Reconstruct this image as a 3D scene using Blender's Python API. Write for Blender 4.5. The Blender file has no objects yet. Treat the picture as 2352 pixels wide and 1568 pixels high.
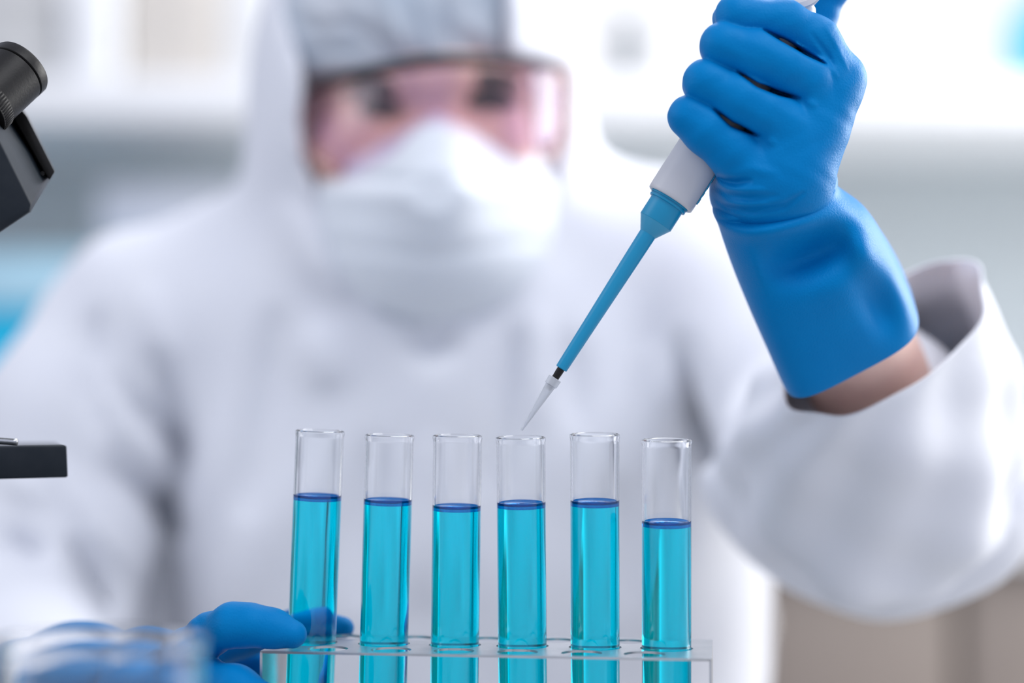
import bpy, bmesh, math, random
import numpy as np
from mathutils import Vector, Matrix

random.seed(4)
SC = bpy.context.scene
COL = SC.collection

# ------------------------------------------------------------------ camera
FPX = 3920.0                     # focal length in pixels of the 2352 x 1568 frame
HZ = 950.0                       # horizon row
CAM = np.array((0.0, 0.0, 0.92))
PITCH = math.atan((HZ - 784.0) / FPX)
FWD = np.array((0.0, math.cos(PITCH), math.sin(PITCH)))
UP = np.array((0.0, -math.sin(PITCH), math.cos(PITCH)))
RIGHT = np.array((1.0, 0.0, 0.0))
cd = bpy.data.cameras.new('camera')
cam = bpy.data.objects.new('camera', cd)
COL.objects.link(cam)
cam.location = CAM
cam.rotation_euler = (math.pi / 2 + PITCH, 0, 0)
cd.sensor_width = 36.0
cd.lens = 60.0
cd.clip_start = 0.02
cd.dof.use_dof = True
cd.dof.focus_distance = 0.695
cd.dof.aperture_fstop = 2.2
SC.camera = cam

# ------------------------------------------------------------------ light
W = bpy.data.worlds.new('world')
SC.world = W
W.use_nodes = True
W.node_tree.nodes['Background'].inputs[0].default_value = (0.76, 0.81, 1.0, 1)
W.node_tree.nodes['Background'].inputs[1].default_value = 0.66


def area(name, loc, target, sx, sy, power, col=(1, 1, 1)):
    l = bpy.data.lights.new(name, 'AREA')
    l.shape = 'RECTANGLE'
    l.size = sx
    l.size_y = sy
    l.energy = power
    l.color = col
    o = bpy.data.objects.new(name, l)
    COL.objects.link(o)
    o.location = loc
    o.rotation_euler = (Vector(target) - Vector(loc)).to_track_quat('-Z', 'Y').to_euler()
    return o


area('window_light_right', (2.3, 2.1, 1.7), (0.2, 1.0, 1.0), 1.6, 1.6, 75, (1.0, 0.99, 0.97))
area('ceiling_light_far', (0.5, 2.15, 2.7), (0.4, 2.1, 0.8), 2.0, 1.0, 28, (0.97, 0.98, 1.0))
area('front_fill_overhead', (0.8, -0.2, 2.6), (0.5, 0.3, 0.8), 1.6, 0.8, 18, (0.97, 0.98, 1.0))  # unseen overhead lamp, added as front fill for the person
area('window_light_left', (-2.2, 0.5, 1.9), (0.2, 0.8, 1.0), 1.3, 1.3, 9, (0.96, 0.98, 1.0))

vs = SC.view_settings
vs.view_transform = 'Standard'
vs.look = 'None'
vs.gamma = 1.0
vs.use_curve_mapping = False
vs.exposure = 0.17
SC.cycles.use_denoising = True
SC.cycles.max_bounces = 14
SC.cycles.transmission_bounces = 12
SC.cycles.transparent_max_bounces = 12
SC.cycles.sample_clamp_indirect = 4.0


# ------------------------------------------------------------------ helpers
def P(px, py, d):
    """world point seen at pixel px, py at depth d"""
    return CAM + d * ((px - 1176.0) / FPX * RIGHT + (784.0 - py) / FPX * UP + FWD)


def onz(px, py, z):
    r = (px - 1176.0) / FPX * RIGHT + (784.0 - py) / FPX * UP + FWD
    return CAM + r * ((z - CAM[2]) / r[2])


def proj(p):
    q = np.asarray(p) - CAM
    d = q @ FWD
    return 1176.0 + FPX * (q @ RIGHT) / d, 784.0 - FPX * (q @ UP) / d, d


def V(p):
    return Vector((float(p[0]), float(p[1]), float(p[2])))


def tag(o, label=None, cat=None, group=None, kind=None):
    if label: o['label'] = label
    if cat: o['category'] = cat
    if group: o['group'] = group
    if kind: o['kind'] = kind
    return o


def empty(name, loc, label, cat, group=None):
    o = bpy.data.objects.new(name, None)
    o.empty_display_size = 0.02
    COL.objects.link(o)
    o.location = V(loc)
    return tag(o, label, cat, group)


def link(name, me, m, parent=None, smooth=True, label=None):
    """world-space mesh linked as one object; kept in place under its parent"""
    o = bpy.data.objects.new(name, me)
    if m: 
        me.materials.clear()
        me.materials.append(m)
    COL.objects.link(o)
    if smooth:
        me.polygons.foreach_set('use_smooth', [True] * len(me.polygons))
    if parent is not None:
        o.parent = parent
        bpy.context.view_layer.update()
        o.matrix_parent_inverse = parent.matrix_world.inverted()
    if label: o['label'] = label
    return o


def pydata(verts, faces):
    me = bpy.data.meshes.new('m')
    me.from_pydata([tuple(map(float, v)) for v in verts], [], faces)
    me.update()
    return me


def autosmooth(me, ang=40):
    bm = bmesh.new(); bm.from_mesh(me)
    for f in bm.faces: f.smooth = True
    for e in bm.edges:
        if len(e.link_faces) == 2 and e.calc_face_angle(0) > math.radians(ang): e.smooth = False
    bm.to_mesh(me); bm.free()
    return me


def frame_from(zdir, xhint):
    z = Vector(zdir).normalized()
    x = Vector(xhint); x = (x - z * x.dot(z)).normalized()
    y = z.cross(x)
    return Matrix((x, y, z)).transposed()


def lathe(profile, seg=48, origin=(0, 0, 0), rot=None, xs=1.0, ys=1.0, wob=None, ang=40):
    """profile [(z, r)], revolved about local z; closes at r = 0"""
    vs_, fs = [], []
    rings = []
    for (z, r) in profile:
        if r <= 1e-9:
            rings.append([len(vs_)]); vs_.append((0, 0, z))
        else:
            rings.append(list(range(len(vs_), len(vs_) + seg)))
            for i in range(seg):
                a = 2 * math.pi * i / seg
                k = wob(a, z) if wob else 1.0
                vs_.append((r * k * math.cos(a) * xs, r * k * math.sin(a) * ys, z))
    for A, B in zip(rings[:-1], rings[1:]):
        for i in range(seg):
            j = (i + 1) % seg
            if len(A) == 1 and len(B) == 1: continue
            if len(A) == 1: fs.append((A[0], B[j], B[i]))
            elif len(B) == 1: fs.append((A[i], A[j], B[0]))
            else: fs.append((A[i], A[j], B[j], B[i]))
    if rot is not None:
        vs_ = [rot @ Vector(v) for v in vs_]
    vs_ = [Vector(v) + Vector(origin) for v in vs_]
    me = pydata(vs_, fs)
    bm = bmesh.new(); bm.from_mesh(me)
    bmesh.ops.recalc_face_normals(bm, faces=bm.faces)
    bm.to_mesh(me); bm.free()
    return autosmooth(me, ang)


def box(c, size, rot=None, bevel=0.0, seg=2):
    bm = bmesh.new()
    bmesh.ops.create_cube(bm, size=1.0)
    for v in bm.verts:
        v.co = Vector((v.co.x * size[0], v.co.y * size[1], v.co.z * size[2]))
    if bevel > 0:
        bmesh.ops.bevel(bm, geom=list(bm.edges), offset=bevel, segments=seg, affect='EDGES', profile=0.5)
    for v in bm.verts:
        q = rot @ v.co if rot is not None else v.co
        v.co = q + Vector(c)
    me = bpy.data.meshes.new('m'); bm.to_mesh(me); bm.free()
    return me if bevel == 0 else autosmooth(me, 50)


def tubeline(pts, rad, seg=12):
    """closed-end tube along world points; rad scalar or list"""
    n = len(pts)
    pts = [Vector(p) for p in pts]
    rad = [rad] * n if not hasattr(rad, '__len__') else rad
    vs_, fs = [], []
    up = Vector((0.13, 0.31, 0.94))
    for i, p in enumerate(pts):
        t = (pts[min(i + 1, n - 1)] - pts[max(i - 1, 0)]).normalized()
        a = t.cross(up).normalized(); b = t.cross(a)
        for k in range(seg):
            th = 2 * math.pi * k / seg
            vs_.append(p + (a * math.cos(th) + b * math.sin(th)) * rad[i])
    for i in range(n - 1):
        for k in range(seg):
            l = (k + 1) % seg
            fs.append((i * seg + k, i * seg + l, (i + 1) * seg + l, (i + 1) * seg + k))
    fs.append(tuple(range(seg))); fs.append(tuple((n - 1) * seg + k for k in reversed(range(seg))))
    me = pydata(vs_, fs)
    bm = bmesh.new(); bm.from_mesh(me); bmesh.ops.recalc_face_normals(bm, faces=bm.faces); bm.to_mesh(me); bm.free()
    return me


def catmull(pts, n=8):
    pts = [np.array(p, float) for p in pts]
    out = []
    for i in range(len(pts) - 1):
        p0 = pts[max(i - 1, 0)]; p1 = pts[i]; p2 = pts[i + 1]; p3 = pts[min(i + 2, len(pts) - 1)]
        for k in range(n):
            t = k / n
            out.append(0.5 * ((2 * p1) + (-p0 + p2) * t + (2 * p0 - 5 * p1 + 4 * p2 - p3) * t * t + (-p0 + 3 * p1 - 3 * p2 + p3) * t ** 3))
    out.append(pts[-1])
    return out


def extrude_poly(front, back):
    """solid between two polygons of equal count"""
    n = len(front)
    vs_ = list(front) + list(back)
    fs = [tuple(range(n)), tuple(reversed(range(n, 2 * n)))]
    for i in range(n):
        j = (i + 1) % n
        fs.append((i, i + n, j + n, j))
    me = pydata(vs_, fs)
    bm = bmesh.new(); bm.from_mesh(me); bmesh.ops.recalc_face_normals(bm, faces=bm.faces); bm.to_mesh(me); bm.free()
    return me


def bevel_mesh(me, off, seg=2):
    bm = bmesh.new(); bm.from_mesh(me)
    bmesh.ops.bevel(bm, geom=list(bm.edges), offset=off, segments=seg, affect='EDGES', profile=0.5)
    bm.to_mesh(me); bm.free()
    return autosmooth(me, 50)


# ------------------------------------------------------------------ implicit surfaces
class Field:
    def __init__(s, lo, hi, h):
        s.lo = np.array(lo, np.float32); s.h = h
        n = np.ceil((np.array(hi) - np.array(lo)) / h).astype(int) + 1
        ax = [(s.lo[i] + h * np.arange(n[i])).astype(np.float32) for i in range(3)]
        s.X, s.Y, s.Z = np.meshgrid(*ax, indexing='ij')
        s.n = n

    def px(s):
        x, y, z = s.X - CAM[0], s.Y - CAM[1], s.Z - CAM[2]
        d = y * FWD[1] + z * FWD[2]
        v = y * UP[1] + z * UP[2]
        return (1176 + FPX * x / d).astype(np.float32), (784 - FPX * v / d).astype(np.float32), d.astype(np.float32)

    def cone(s, a, b, ra, rb):
        a = np.asarray(a, np.float32); b = np.asarray(b, np.float32)
        ab = b - a; L = float(ab @ ab) + 1e-12
        t = ((s.X - a[0]) * ab[0] + (s.Y - a[1]) * ab[1] + (s.Z - a[2]) * ab[2]) / L
        np.clip(t, 0, 1, out=t)
        q = np.sqrt((s.X - a[0] - t * ab[0]) ** 2 + (s.Y - a[1] - t * ab[1]) ** 2 + (s.Z - a[2] - t * ab[2]) ** 2)
        return q - (ra + (rb - ra) * t)

    def chain(s, pts, k):
        out = None
        for (a, ra), (b, rb) in zip(pts[:-1], pts[1:]):
            c = s.cone(a, b, ra, rb)
            out = c if out is None else smin(out, c, k)
        return out

    def ellipsoid(s, c, r, rot=None):
        x, y, z = s.X - c[0], s.Y - c[1], s.Z - c[2]
        if rot is not None:
            R = np.array(rot, np.float32)
            x, y, z = (R[0, 0] * x + R[1, 0] * y + R[2, 0] * z, R[0, 1] * x + R[1, 1] * y + R[2, 1] * z, R[0, 2] * x + R[1, 2] * y + R[2, 2] * z)
        k0 = np.sqrt((x / r[0]) ** 2 + (y / r[1]) ** 2 + (z / r[2]) ** 2)
        k1 = np.sqrt((x / r[0] ** 2) ** 2 + (y / r[1] ** 2) ** 2 + (z / r[2] ** 2) ** 2) + 1e-6
        return k0 * (k0 - 1) / k1

    def mesh(s, F):
        return nets(F, s.lo, s.h)


def smin(a, b, k):
    h = np.maximum(k - np.abs(a - b), 0) / k
    return np.minimum(a, b) - h * h * k * 0.25


def smax(a, b, k):
    return -smin(-a, -b, k)


def seg2d(U, V_, pts):
    """distance in pixels to a polyline"""
    out = np.full(U.shape, 1e6, np.float32)
    for (x0, y0), (x1, y1) in zip(pts[:-1], pts[1:]):
        dx, dy = x1 - x0, y1 - y0
        t = np.clip(((U - x0) * dx + (V_ - y0) * dy) / (dx * dx + dy * dy + 1e-9), 0, 1)
        np.minimum(out, np.hypot(U - x0 - t * dx, V_ - y0 - t * dy), out=out)
    return out


def crease(U, V_, pts, w, pw=0.6):
    """gaussian ridge along a polyline that fades out towards both ends"""
    tot = sum(math.hypot(b[0] - a[0], b[1] - a[1]) for a, b in zip(pts[:-1], pts[1:]))
    best = np.full(U.shape, 1e6, np.float32); par = np.zeros(U.shape, np.float32)
    run = 0.0
    for (x0, y0), (x1, y1) in zip(pts[:-1], pts[1:]):
        dx, dy = x1 - x0, y1 - y0; L = math.hypot(dx, dy)
        t = np.clip(((U - x0) * dx + (V_ - y0) * dy) / (L * L + 1e-9), 0, 1)
        d = np.hypot(U - x0 - t * dx, V_ - y0 - t * dy)
        m = d < best
        best = np.where(m, d, best); par = np.where(m, (run + t * L) / tot, par)
        run += L
    tp = np.maximum(np.sin(np.pi * np.clip(par, 0, 1)), 0.0) ** pw
    return np.exp(-(best / (w * (0.45 + 0.55 * tp))) ** 2) * tp


def poly2d(U, V_, pts):
    """signed distance in pixels, negative inside"""
    d = seg2d(U, V_, list(pts) + [pts[0]])
    ins = np.zeros(U.shape, bool)
    n = len(pts)
    for i in range(n):
        x0, y0 = pts[i]; x1, y1 = pts[(i + 1) % n]
        if y0 == y1: continue
        c = (y0 > V_) != (y1 > V_)
        ins ^= c & (U < (x1 - x0) * (V_ - y0) / (y1 - y0) + x0)
    return np.where(ins, -d, d)


def nets(F, lo, h):
    F = F.astype(np.float32).copy()
    F[0] = F[-1] = 1; F[:, 0] = F[:, -1] = 1; F[:, :, 0] = F[:, :, -1] = 1
    S = F < 0
    nx, ny, nz = F.shape
    cnt = np.zeros((nx - 1, ny - 1, nz - 1), np.uint8)
    for i in (0, 1):
        for j in (0, 1):
            for k in (0, 1):
                cnt += S[i:nx - 1 + i, j:ny - 1 + j, k:nz - 1 + k]
    act = (cnt > 0) & (cnt < 8)
    idx = np.argwhere(act)
    vid = np.full(act.shape, -1, np.int32)
    vid[act] = np.arange(len(idx))
    cor = np.array([(i, j, k) for i in (0, 1) for j in (0, 1) for k in (0, 1)])
    val = np.stack([F[idx[:, 0] + c[0], idx[:, 1] + c[1], idx[:, 2] + c[2]] for c in cor], 1)
    acc = np.zeros((len(idx), 3)); num = np.zeros(len(idx))
    for a in range(8):
        for b in range(a + 1, 8):
            if np.abs(cor[a] - cor[b]).sum() != 1: continue
            va, vb = val[:, a], val[:, b]
            m = (va < 0) != (vb < 0)
            t = np.where(m, va / np.where(m, va - vb, 1), 0)
            acc += (cor[a] + t[:, None] * (cor[b] - cor[a])) * m[:, None]
            num += m
    verts = lo + h * (idx + acc / num[:, None])
    quads = []
    for ax in range(3):
        Sa = np.moveaxis(S, ax, 0)
        order = {0: (0, 1, 2), 1: (1, 2, 0), 2: (2, 0, 1)}[ax]
        T = np.transpose(S, order); Vd = np.transpose(vid, order)
        A = T[:-1, 1:-1, 1:-1]; B = T[1:, 1:-1, 1:-1]
        for inside_first in (True, False):
            m = (A & ~B) if inside_first else (~A & B)
            e = np.argwhere(m)
            if not len(e): continue
            i, j, k = e[:, 0], e[:, 1] + 1, e[:, 2] + 1
            q = np.stack([Vd[i, j - 1, k - 1], Vd[i, j, k - 1], Vd[i, j, k], Vd[i, j - 1, k]], 1)
            quads.append(q if inside_first else q[:, ::-1])
    quads = np.concatenate(quads)
    me = bpy.data.meshes.new('m')
    me.vertices.add(len(verts)); me.vertices.foreach_set('co', verts.astype(np.float32).ravel())
    me.loops.add(quads.size); me.loops.foreach_set('vertex_index', quads.astype(np.int32).ravel())
    me.polygons.add(len(quads))
    me.polygons.foreach_set('loop_start', np.arange(0, quads.size, 4, dtype=np.int32))
    me.update(calc_edges=True)
    me.validate()
    return me


# ------------------------------------------------------------------ materials
MATS = {}


def mat(name, col, rough=0.5, metal=0.0, bump=None, vary=None, **kw):
    """bump = (scale, strength, distance); vary = (scale, second colour, amount)"""
    m = bpy.data.materials.new(name); m.use_nodes = True
    nt = m.node_tree; b = nt.nodes['Principled BSDF']
    b.inputs['Base Color'].default_value = (*col, 1)
    b.inputs['Roughness'].default_value = rough
    b.inputs['Metallic'].default_value = metal
    for k, v in kw.items():
        b.inputs[k.replace('_', ' ')].default_value = v
    tc = nt.nodes.new('ShaderNodeTexCoord')
    if vary:
        n = nt.nodes.new('ShaderNodeTexNoise'); n.inputs['Scale'].default_value = vary[0]; n.inputs['Detail'].default_value = 4
        nt.links.new(tc.outputs['Object'], n.inputs['Vector'])
        mx = nt.nodes.new('ShaderNodeMix'); mx.data_type = 'RGBA'
        mx.inputs[6].default_value = (*col, 1); mx.inputs[7].default_value = (*vary[1], 1)
        mr = nt.nodes.new('ShaderNodeMapRange'); mr.inputs[1].default_value = 0.35; mr.inputs[2].default_value = 0.7; mr.inputs[4].default_value = vary[2]
        nt.links.new(n.outputs['Fac'], mr.inputs[0]); nt.links.new(mr.outputs[0], mx.inputs[0])
        nt.links.new(mx.outputs[2], b.inputs['Base Color'])
    if bump:
        n = nt.nodes.new('ShaderNodeTexNoise'); n.inputs['Scale'].default_value = bump[0]; n.inputs['Detail'].default_value = 3
        nt.links.new(tc.outputs['Object'], n.inputs['Vector'])
        bp = nt.nodes.new('ShaderNodeBump'); bp.inputs['Strength'].default_value = bump[1]; bp.inputs['Distance'].default_value = bump[2]
        nt.links.new(n.outputs['Fac'], bp.inputs['Height']); nt.links.new(bp.outputs['Normal'], b.inputs['Normal'])
    MATS[name] = m
    return m


M_glove = mat('nitrile_blue', (0.0, 0.205, 0.53), 0.46, bump=(1300, 0.34, 0.0006), vary=(60, (0.0, 0.23, 0.57), 0.5), Specular_IOR_Level=0.25, Specular_Tint=(0.25, 0.65, 1.0, 1))
M_cover = mat('coverall_white', (0.84, 0.85, 0.89), 0.75, bump=(260, 0.15, 0.001), vary=(25, (0.85, 0.86, 0.88), 0.5))
M_skin = mat('skin', (0.86, 0.58, 0.49), 0.5, vary=(80, (0.80, 0.50, 0.43), 0.6), Subsurface_Weight=0.1, Subsurface_Radius=(0.01, 0.004, 0.002))
M_mask = mat('mask_cloth', (0.85, 0.89, 0.92), 0.8, bump=(500, 0.1, 0.0006), vary=(40, (0.88, 0.91, 0.93), 0.5))
M_cap = mat('cap_grey', (0.50, 0.57, 0.64), 0.8, bump=(120, 0.3, 0.002), vary=(22, (0.66, 0.68, 0.71), 0.8))
M_black = mat('black_plastic', (0.012, 0.0115, 0.011), 0.42, bump=(900, 0.15, 0.0004), vary=(120, (0.02, 0.018, 0.017), 0.6), Specular_IOR_Level=0.25)
M_dark = mat('dark_enamel', (0.009, 0.014, 0.020), 0.42, bump=(300, 0.1, 0.0005), vary=(90, (0.020, 0.025, 0.031), 0.6), Specular_IOR_Level=0.25)
M_pipw = mat('pipette_grey_white', (0.62, 0.62, 0.64), 0.35, vary=(30, (0.66, 0.66, 0.67), 0.4))
M_pipb = mat('pipette_blue', (0.0, 0.29, 0.52), 0.38, vary=(50, (0.0, 0.31, 0.55), 0.4))
M_pipl = mat('pipette_blue_cone', (0.05, 0.36, 0.58), 0.32, vary=(50, (0.06, 0.38, 0.60), 0.4))
M_tip = mat('tip_plastic', (0.95, 0.97, 1.0), 0.18, vary=(50, (0.9, 0.93, 1.0), 0.3), Transmission_Weight=0.55, IOR=1.3)
M_glass = mat('clear_glass', (1, 1, 1), 0.0, vary=(20, (0.985, 1.0, 1.0), 0.6), Transmission_Weight=1.0, IOR=1.44, Specular_IOR_Level=0.3)
M_liq = mat('cyan_liquid', (0.0, 0.80, 1.0), 0.0, vary=(12, (0.0, 0.82, 1.0), 0.5), Transmission_Weight=1.0, IOR=1.34, Specular_IOR_Level=0.3)
M_men = mat('liquid_edge_painted_dark', (0.0, 0.28, 0.85), 0.05, vary=(40, (0.0, 0.32, 0.88), 0.5), Transmission_Weight=0.8, IOR=1.34)  # dark band from light bending at the liquid edge, put into the colour
M_steel = mat('brushed_steel', (0.62, 0.63, 0.64), 0.32, 0.9, bump=(700, 0.25, 0.0003), vary=(90, (0.5, 0.52, 0.53), 0.6))
M_bench = mat('bench_white', (0.34, 0.35, 0.37), 0.45, vary=(8, (0.38, 0.38, 0.39), 0.5))
M_iris = mat('eye_dark', (0.02, 0.015, 0.012), 0.1, vary=(300, (0.05, 0.03, 0.02), 0.6))
M_eye = mat('eye_white', (0.75, 0.73, 0.72), 0.15, vary=(200, (0.8, 0.7, 0.68), 0.4))
M_hair = mat('hair_dark', (0.02, 0.015, 0.013), 0.5, vary=(300, (0.05, 0.03, 0.02), 0.6))

# goggle lens: thin tinted sheet
M_lens = bpy.data.materials.new('goggle_lens'); M_lens.use_nodes = True
nt = M_lens.node_tree; nt.nodes.clear()
o_ = nt.nodes.new('ShaderNodeOutputMaterial'); mx_ = nt.nodes.new('ShaderNodeMixShader'); tr_ = nt.nodes.new('ShaderNodeBsdfTransparent'); gl_ = nt.nodes.new('ShaderNodeBsdfGlossy')
no_ = nt.nodes.new('ShaderNodeTexNoise'); no_.inputs['Scale'].default_value = 26
tc_ = nt.nodes.new('ShaderNodeTexCoord'); cr_ = nt.nodes.new('ShaderNodeValToRGB')
cr_.color_ramp.elements[0].position = 0.3; cr_.color_ramp.elements[0].color = (0.88, 0.82, 0.96, 1)
cr_.color_ramp.elements[1].position = 0.7; cr_.color_ramp.elements[1].color = (1.0, 0.93, 0.91, 1)
nt.links.new(tc_.outputs['Object'], no_.inputs['Vector']); nt.links.new(no_.outputs['Fac'], cr_.inputs[0]); nt.links.new(cr_.outputs[0], tr_.inputs[0])
gl_.inputs['Roughness'].default_value = 0.05
mx_.inputs[0].default_value = 0.05; nt.links.new(tr_.outputs[0], mx_.inputs[1]); nt.links.new(gl_.outputs[0], mx_.inputs[2]); nt.links.new(mx_.outputs[0], o_.inputs[0])
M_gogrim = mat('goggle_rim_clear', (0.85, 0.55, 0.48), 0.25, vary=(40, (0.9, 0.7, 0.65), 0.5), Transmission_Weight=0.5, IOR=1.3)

# ------------------------------------------------------------------ room
TABLE = 0.75
M_wall = mat('wall_grey', (0.50, 0.55, 0.57), 0.8, vary=(3, (0.53, 0.57, 0.58), 0.5))
M_floor = mat('floor_grey', (0.30, 0.29, 0.28), 0.5, vary=(4, (0.34, 0.33, 0.32), 0.5))
M_white = mat('shelf_white', (0.86, 0.87, 0.88), 0.5, vary=(5, (0.88, 0.88, 0.88), 0.5))
M_taupe = mat('cabinet_taupe', (0.25, 0.21, 0.185), 0.55, vary=(6, (0.28, 0.24, 0.21), 0.5))
M_panel = mat('panel_grey', (0.66, 0.65, 0.64), 0.6, vary=(5, (0.70, 0.69, 0.68), 0.5))
BY = 2.95                                            # front plane of the far furniture

w = link('wall_back', box((0, BY + 0.66, 1.4), (9, 0.1, 2.9)), M_wall, smooth=False)
tag(w, 'plain grey laboratory wall behind the white shelf', 'wall', kind='structure')
f = link('floor', box((0, 1.4, -0.05), (9, 6.4, 0.1)), M_floor, smooth=False)
tag(f, 'plain grey laboratory floor under the benches', 'floor', kind='structure')


def bw(px, py):                                        # world x, z on the far furniture plane
    p = P(px, py, BY)
    return p[0], p[2]


# far worktop on cabinets
_, zt = bw(2300, 1195)
_, zb = bw(2300, 1285)
wt = link('far_worktop', box((0, BY + 0.30, (zt + zb) / 2), (5.2, 0.60, zt - zb), bevel=0.006), M_white)
tag(wt, 'long white worktop on the taupe cabinets against the far wall', 'worktop')
names = ['leftmost', 'second from the left', 'third from the left', 'fourth from the left', 'fifth from the left', 'rightmost']
for i in range(6):
    x = -1.95 + 0.78 * i
    c = empty('base_cabinet', (x, BY + 0.32, 0.0), 'taupe base cabinet under the far white worktop, %s of the row' % names[i], 'cabinet', 'base cabinets under the far worktop')
    link('body', box((x, BY + 0.32, zb / 2 - 0.001), (0.77, 0.52, zb - 0.002), bevel=0.003), M_taupe, c)
    for s in (-1, 1):
        dr = link('door', box((x + s * 0.19, BY + 0.05, zb / 2 + 0.03), (0.372, 0.02, zb - 0.10), bevel=0.003), M_taupe, c)
        link('handle', tubeline([(x + s * 0.04, BY + 0.02, zb - 0.20), (x + s * 0.04, BY + 0.02, zb - 0.08)], 0.006), M_steel, dr)

# white shelf unit above it
_, zs1 = bw(300, 158)
_, zs0 = bw(300, 262)
sh = empty('wall_shelf', (0, BY + 0.45, zs0), 'long white wall shelf across the back of the room', 'shelf')
link('board', box((0, BY + 0.33, (zs0 + zs1) / 2), (5.4, 0.56, zs1 - zs0), bevel=0.004), M_white, sh)
link('back_panel', box((0, BY + 0.59, zs1 + 0.30), (5.4, 0.03, 0.60)), M_panel, sh, smooth=False)


def fpx(n):
    return n * BY / FPX


def box_thing(name, x0, x1, ytop, zbase, col, dep, label, cat, yoff=0.0):
    X0, _ = bw(x0, 500); X1, _ = bw(x1, 500); _, Z1 = bw(500, ytop)
    cx = (X0 + X1) / 2
    e = empty(name, (cx, BY + yoff + dep / 2, zbase), label, cat)
    m_ = mat(name + '_mat', col, 0.5, vary=(9, tuple(min(1, c * 1.06) for c in col), 0.5))
    h = Z1 - zbase
    link('carton', box((cx, BY + yoff + dep / 2, zbase + h * 0.44), (X1 - X0, dep, h * 0.88), bevel=0.004), m_, e)
    link('lid', box((cx, BY + yoff + dep / 2, zbase + h * 0.94), ((X1 - X0) * 1.02, dep * 1.02, h * 0.12), bevel=0.004), m_, e)
    return e


def bottle(name, cx_px, w_px, ytop, zbase, col, label, yoff=0.0, clear=False):
    X, _ = bw(cx_px, 500); _, Z1 = bw(500, ytop)
    r = fpx(w_px) / 2; h = Z1 - zbase
    e = empty(name, (X, BY + yoff + r, zbase), label, 'bottle')
    m_ = mat(name + '_mat', col, 0.3, vary=(9, tuple(min(1, c * 1.1) for c in col), 0.5))
    link('body', lathe([(0, 0), (0, r * .94), (h * .03, r), (h * .6, r), (h * .72, r * .8), (h * .78, r * .42), (h * .88, r * .4), (h * .88, 0)], 32, (X, BY + yoff + r, zbase)), m_, e)
    link('cap', lathe([(h * .88, 0), (h * .88, r * .5), (h * .99, r * .5), (h, r * .45), (h, 0)], 32, (X, BY + yoff + r, zbase)), M_white, e)
    return e


box_thing('storage_box', -150, 95, -60, zs1, (0.58, 0.58, 0.57), 0.30, 'light grey box at the left end of the wall shelf', 'box', 0.1)
box_thing('white_carton', 112, 232, -160, zs1, (0.88, 0.89, 0.90), 0.25, 'tall white carton left of the beige box on the shelf', 'box', 0.08)
box_thing('beige_box', 245, 470, -170, zs1, (0.62, 0.58, 0.53), 0.28, 'wide beige box on the wall shelf left of the hood', 'box', 0.12)
box_thing('pale_carton', 474, 580, -150, zs1, (0.70, 0.71, 0.72), 0.25, 'pale grey carton beside the beige box near the hood', 'box', 0.14)
bottle('grey_bottle', 1452, 62, -40, zs1, (0.16, 0.18, 0.20), 'dark grey bottle on the shelf between hood and raised glove', 0.08)
bottle('frosted_bottle', 2085, 90, -40, zs1, (0.60, 0.66, 0.74), 'pale bluish bottle on the shelf right of the raised glove', 0.10)
box_thing('cyan_box', 2452, 2600, -60, zs1, (0.02, 0.55, 0.72), 0.25, 'bright cyan box at the right edge of the shelf', 'box', 0.08)
# things on the far worktop at the left
box_thing('cyan_container', -330, 250, 700, zt, (0.0, 0.46, 0.72), 0.30, 'bright cyan plastic container on the far worktop at left', 'container', 0.06)
box_thing('pale_blue_tub', -360, 340, 570, bw(0, 698)[1], (0.42, 0.66, 0.78), 0.30, 'pale blue tub standing on the cyan container', 'tub', 0.05)
box_thing('lavender_carton', 190, 520, 405, bw(0, 568)[1], (0.52, 0.55, 0.62), 0.22, 'pale lavender carton on top of the pale blue tub', 'box', 0.1)

# ------------------------------------------------------------------ front table
tb = empty('lab_table', (0.1, 0.52, 0.0), 'white laboratory table carrying the rack and microscope', 'table')
link('table_top', box((0.1, 0.52, TABLE - 0.015), (2.0, 0.88, 0.03), bevel=0.004), M_bench, tb)
for sx in (-0.85, 1.05):
    for sy in (0.14, 0.90):
        link('leg', box((sx, sy, (TABLE - 0.03) / 2), (0.05, 0.05, TABLE - 0.03), bevel=0.003), M_steel, tb)

# ------------------------------------------------------------------ test tube rack
ZP = CAM[2] - 0.0949                                   # upper face of the rack plate
A = onz(597, 1495, ZP); B = onz(1635, 1513, ZP)
e1 = (B - A) / np.linalg.norm(B - A)
e2 = np.array((-e1[1], e1[0], 0.0))
LEN = float(np.linalg.norm(B - A)); DEP = 0.057
tube_px = [(716, 735), (882, 895), (1045, 1051), (1200, 1196), (1367, 1366), (1531, 1531)]
front_px = [753, 898, 1043, 1189, 1336, 1480]


def along(px, off, z=ZP):
    lo, hi = -0.1, LEN + 0.1
    for _ in range(50):
        m = (lo + hi) / 2
        q = A + e2 * off + e1 * m; q = np.array((q[0], q[1], z))
        if proj(q)[0] < px: lo = m
        else: hi = m
    return (lo + hi) / 2


TR = 0.0100
ROW = 0.0285
ts = [along(p[0], ROW) for p in tube_px]
tf = [along(p, 0.0105) for p in front_px]
tk = [along(1117 + 163 * k, 0.047) for k in range(-2, 4)]
holes = [(t, ROW, TR * 1.075) for t in ts] + [(t, 0.0105, 0.0082) for t in tf] + [(t, 0.047, 0.0075) for t in tk if 0.012 < t < LEN - 0.012]


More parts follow.
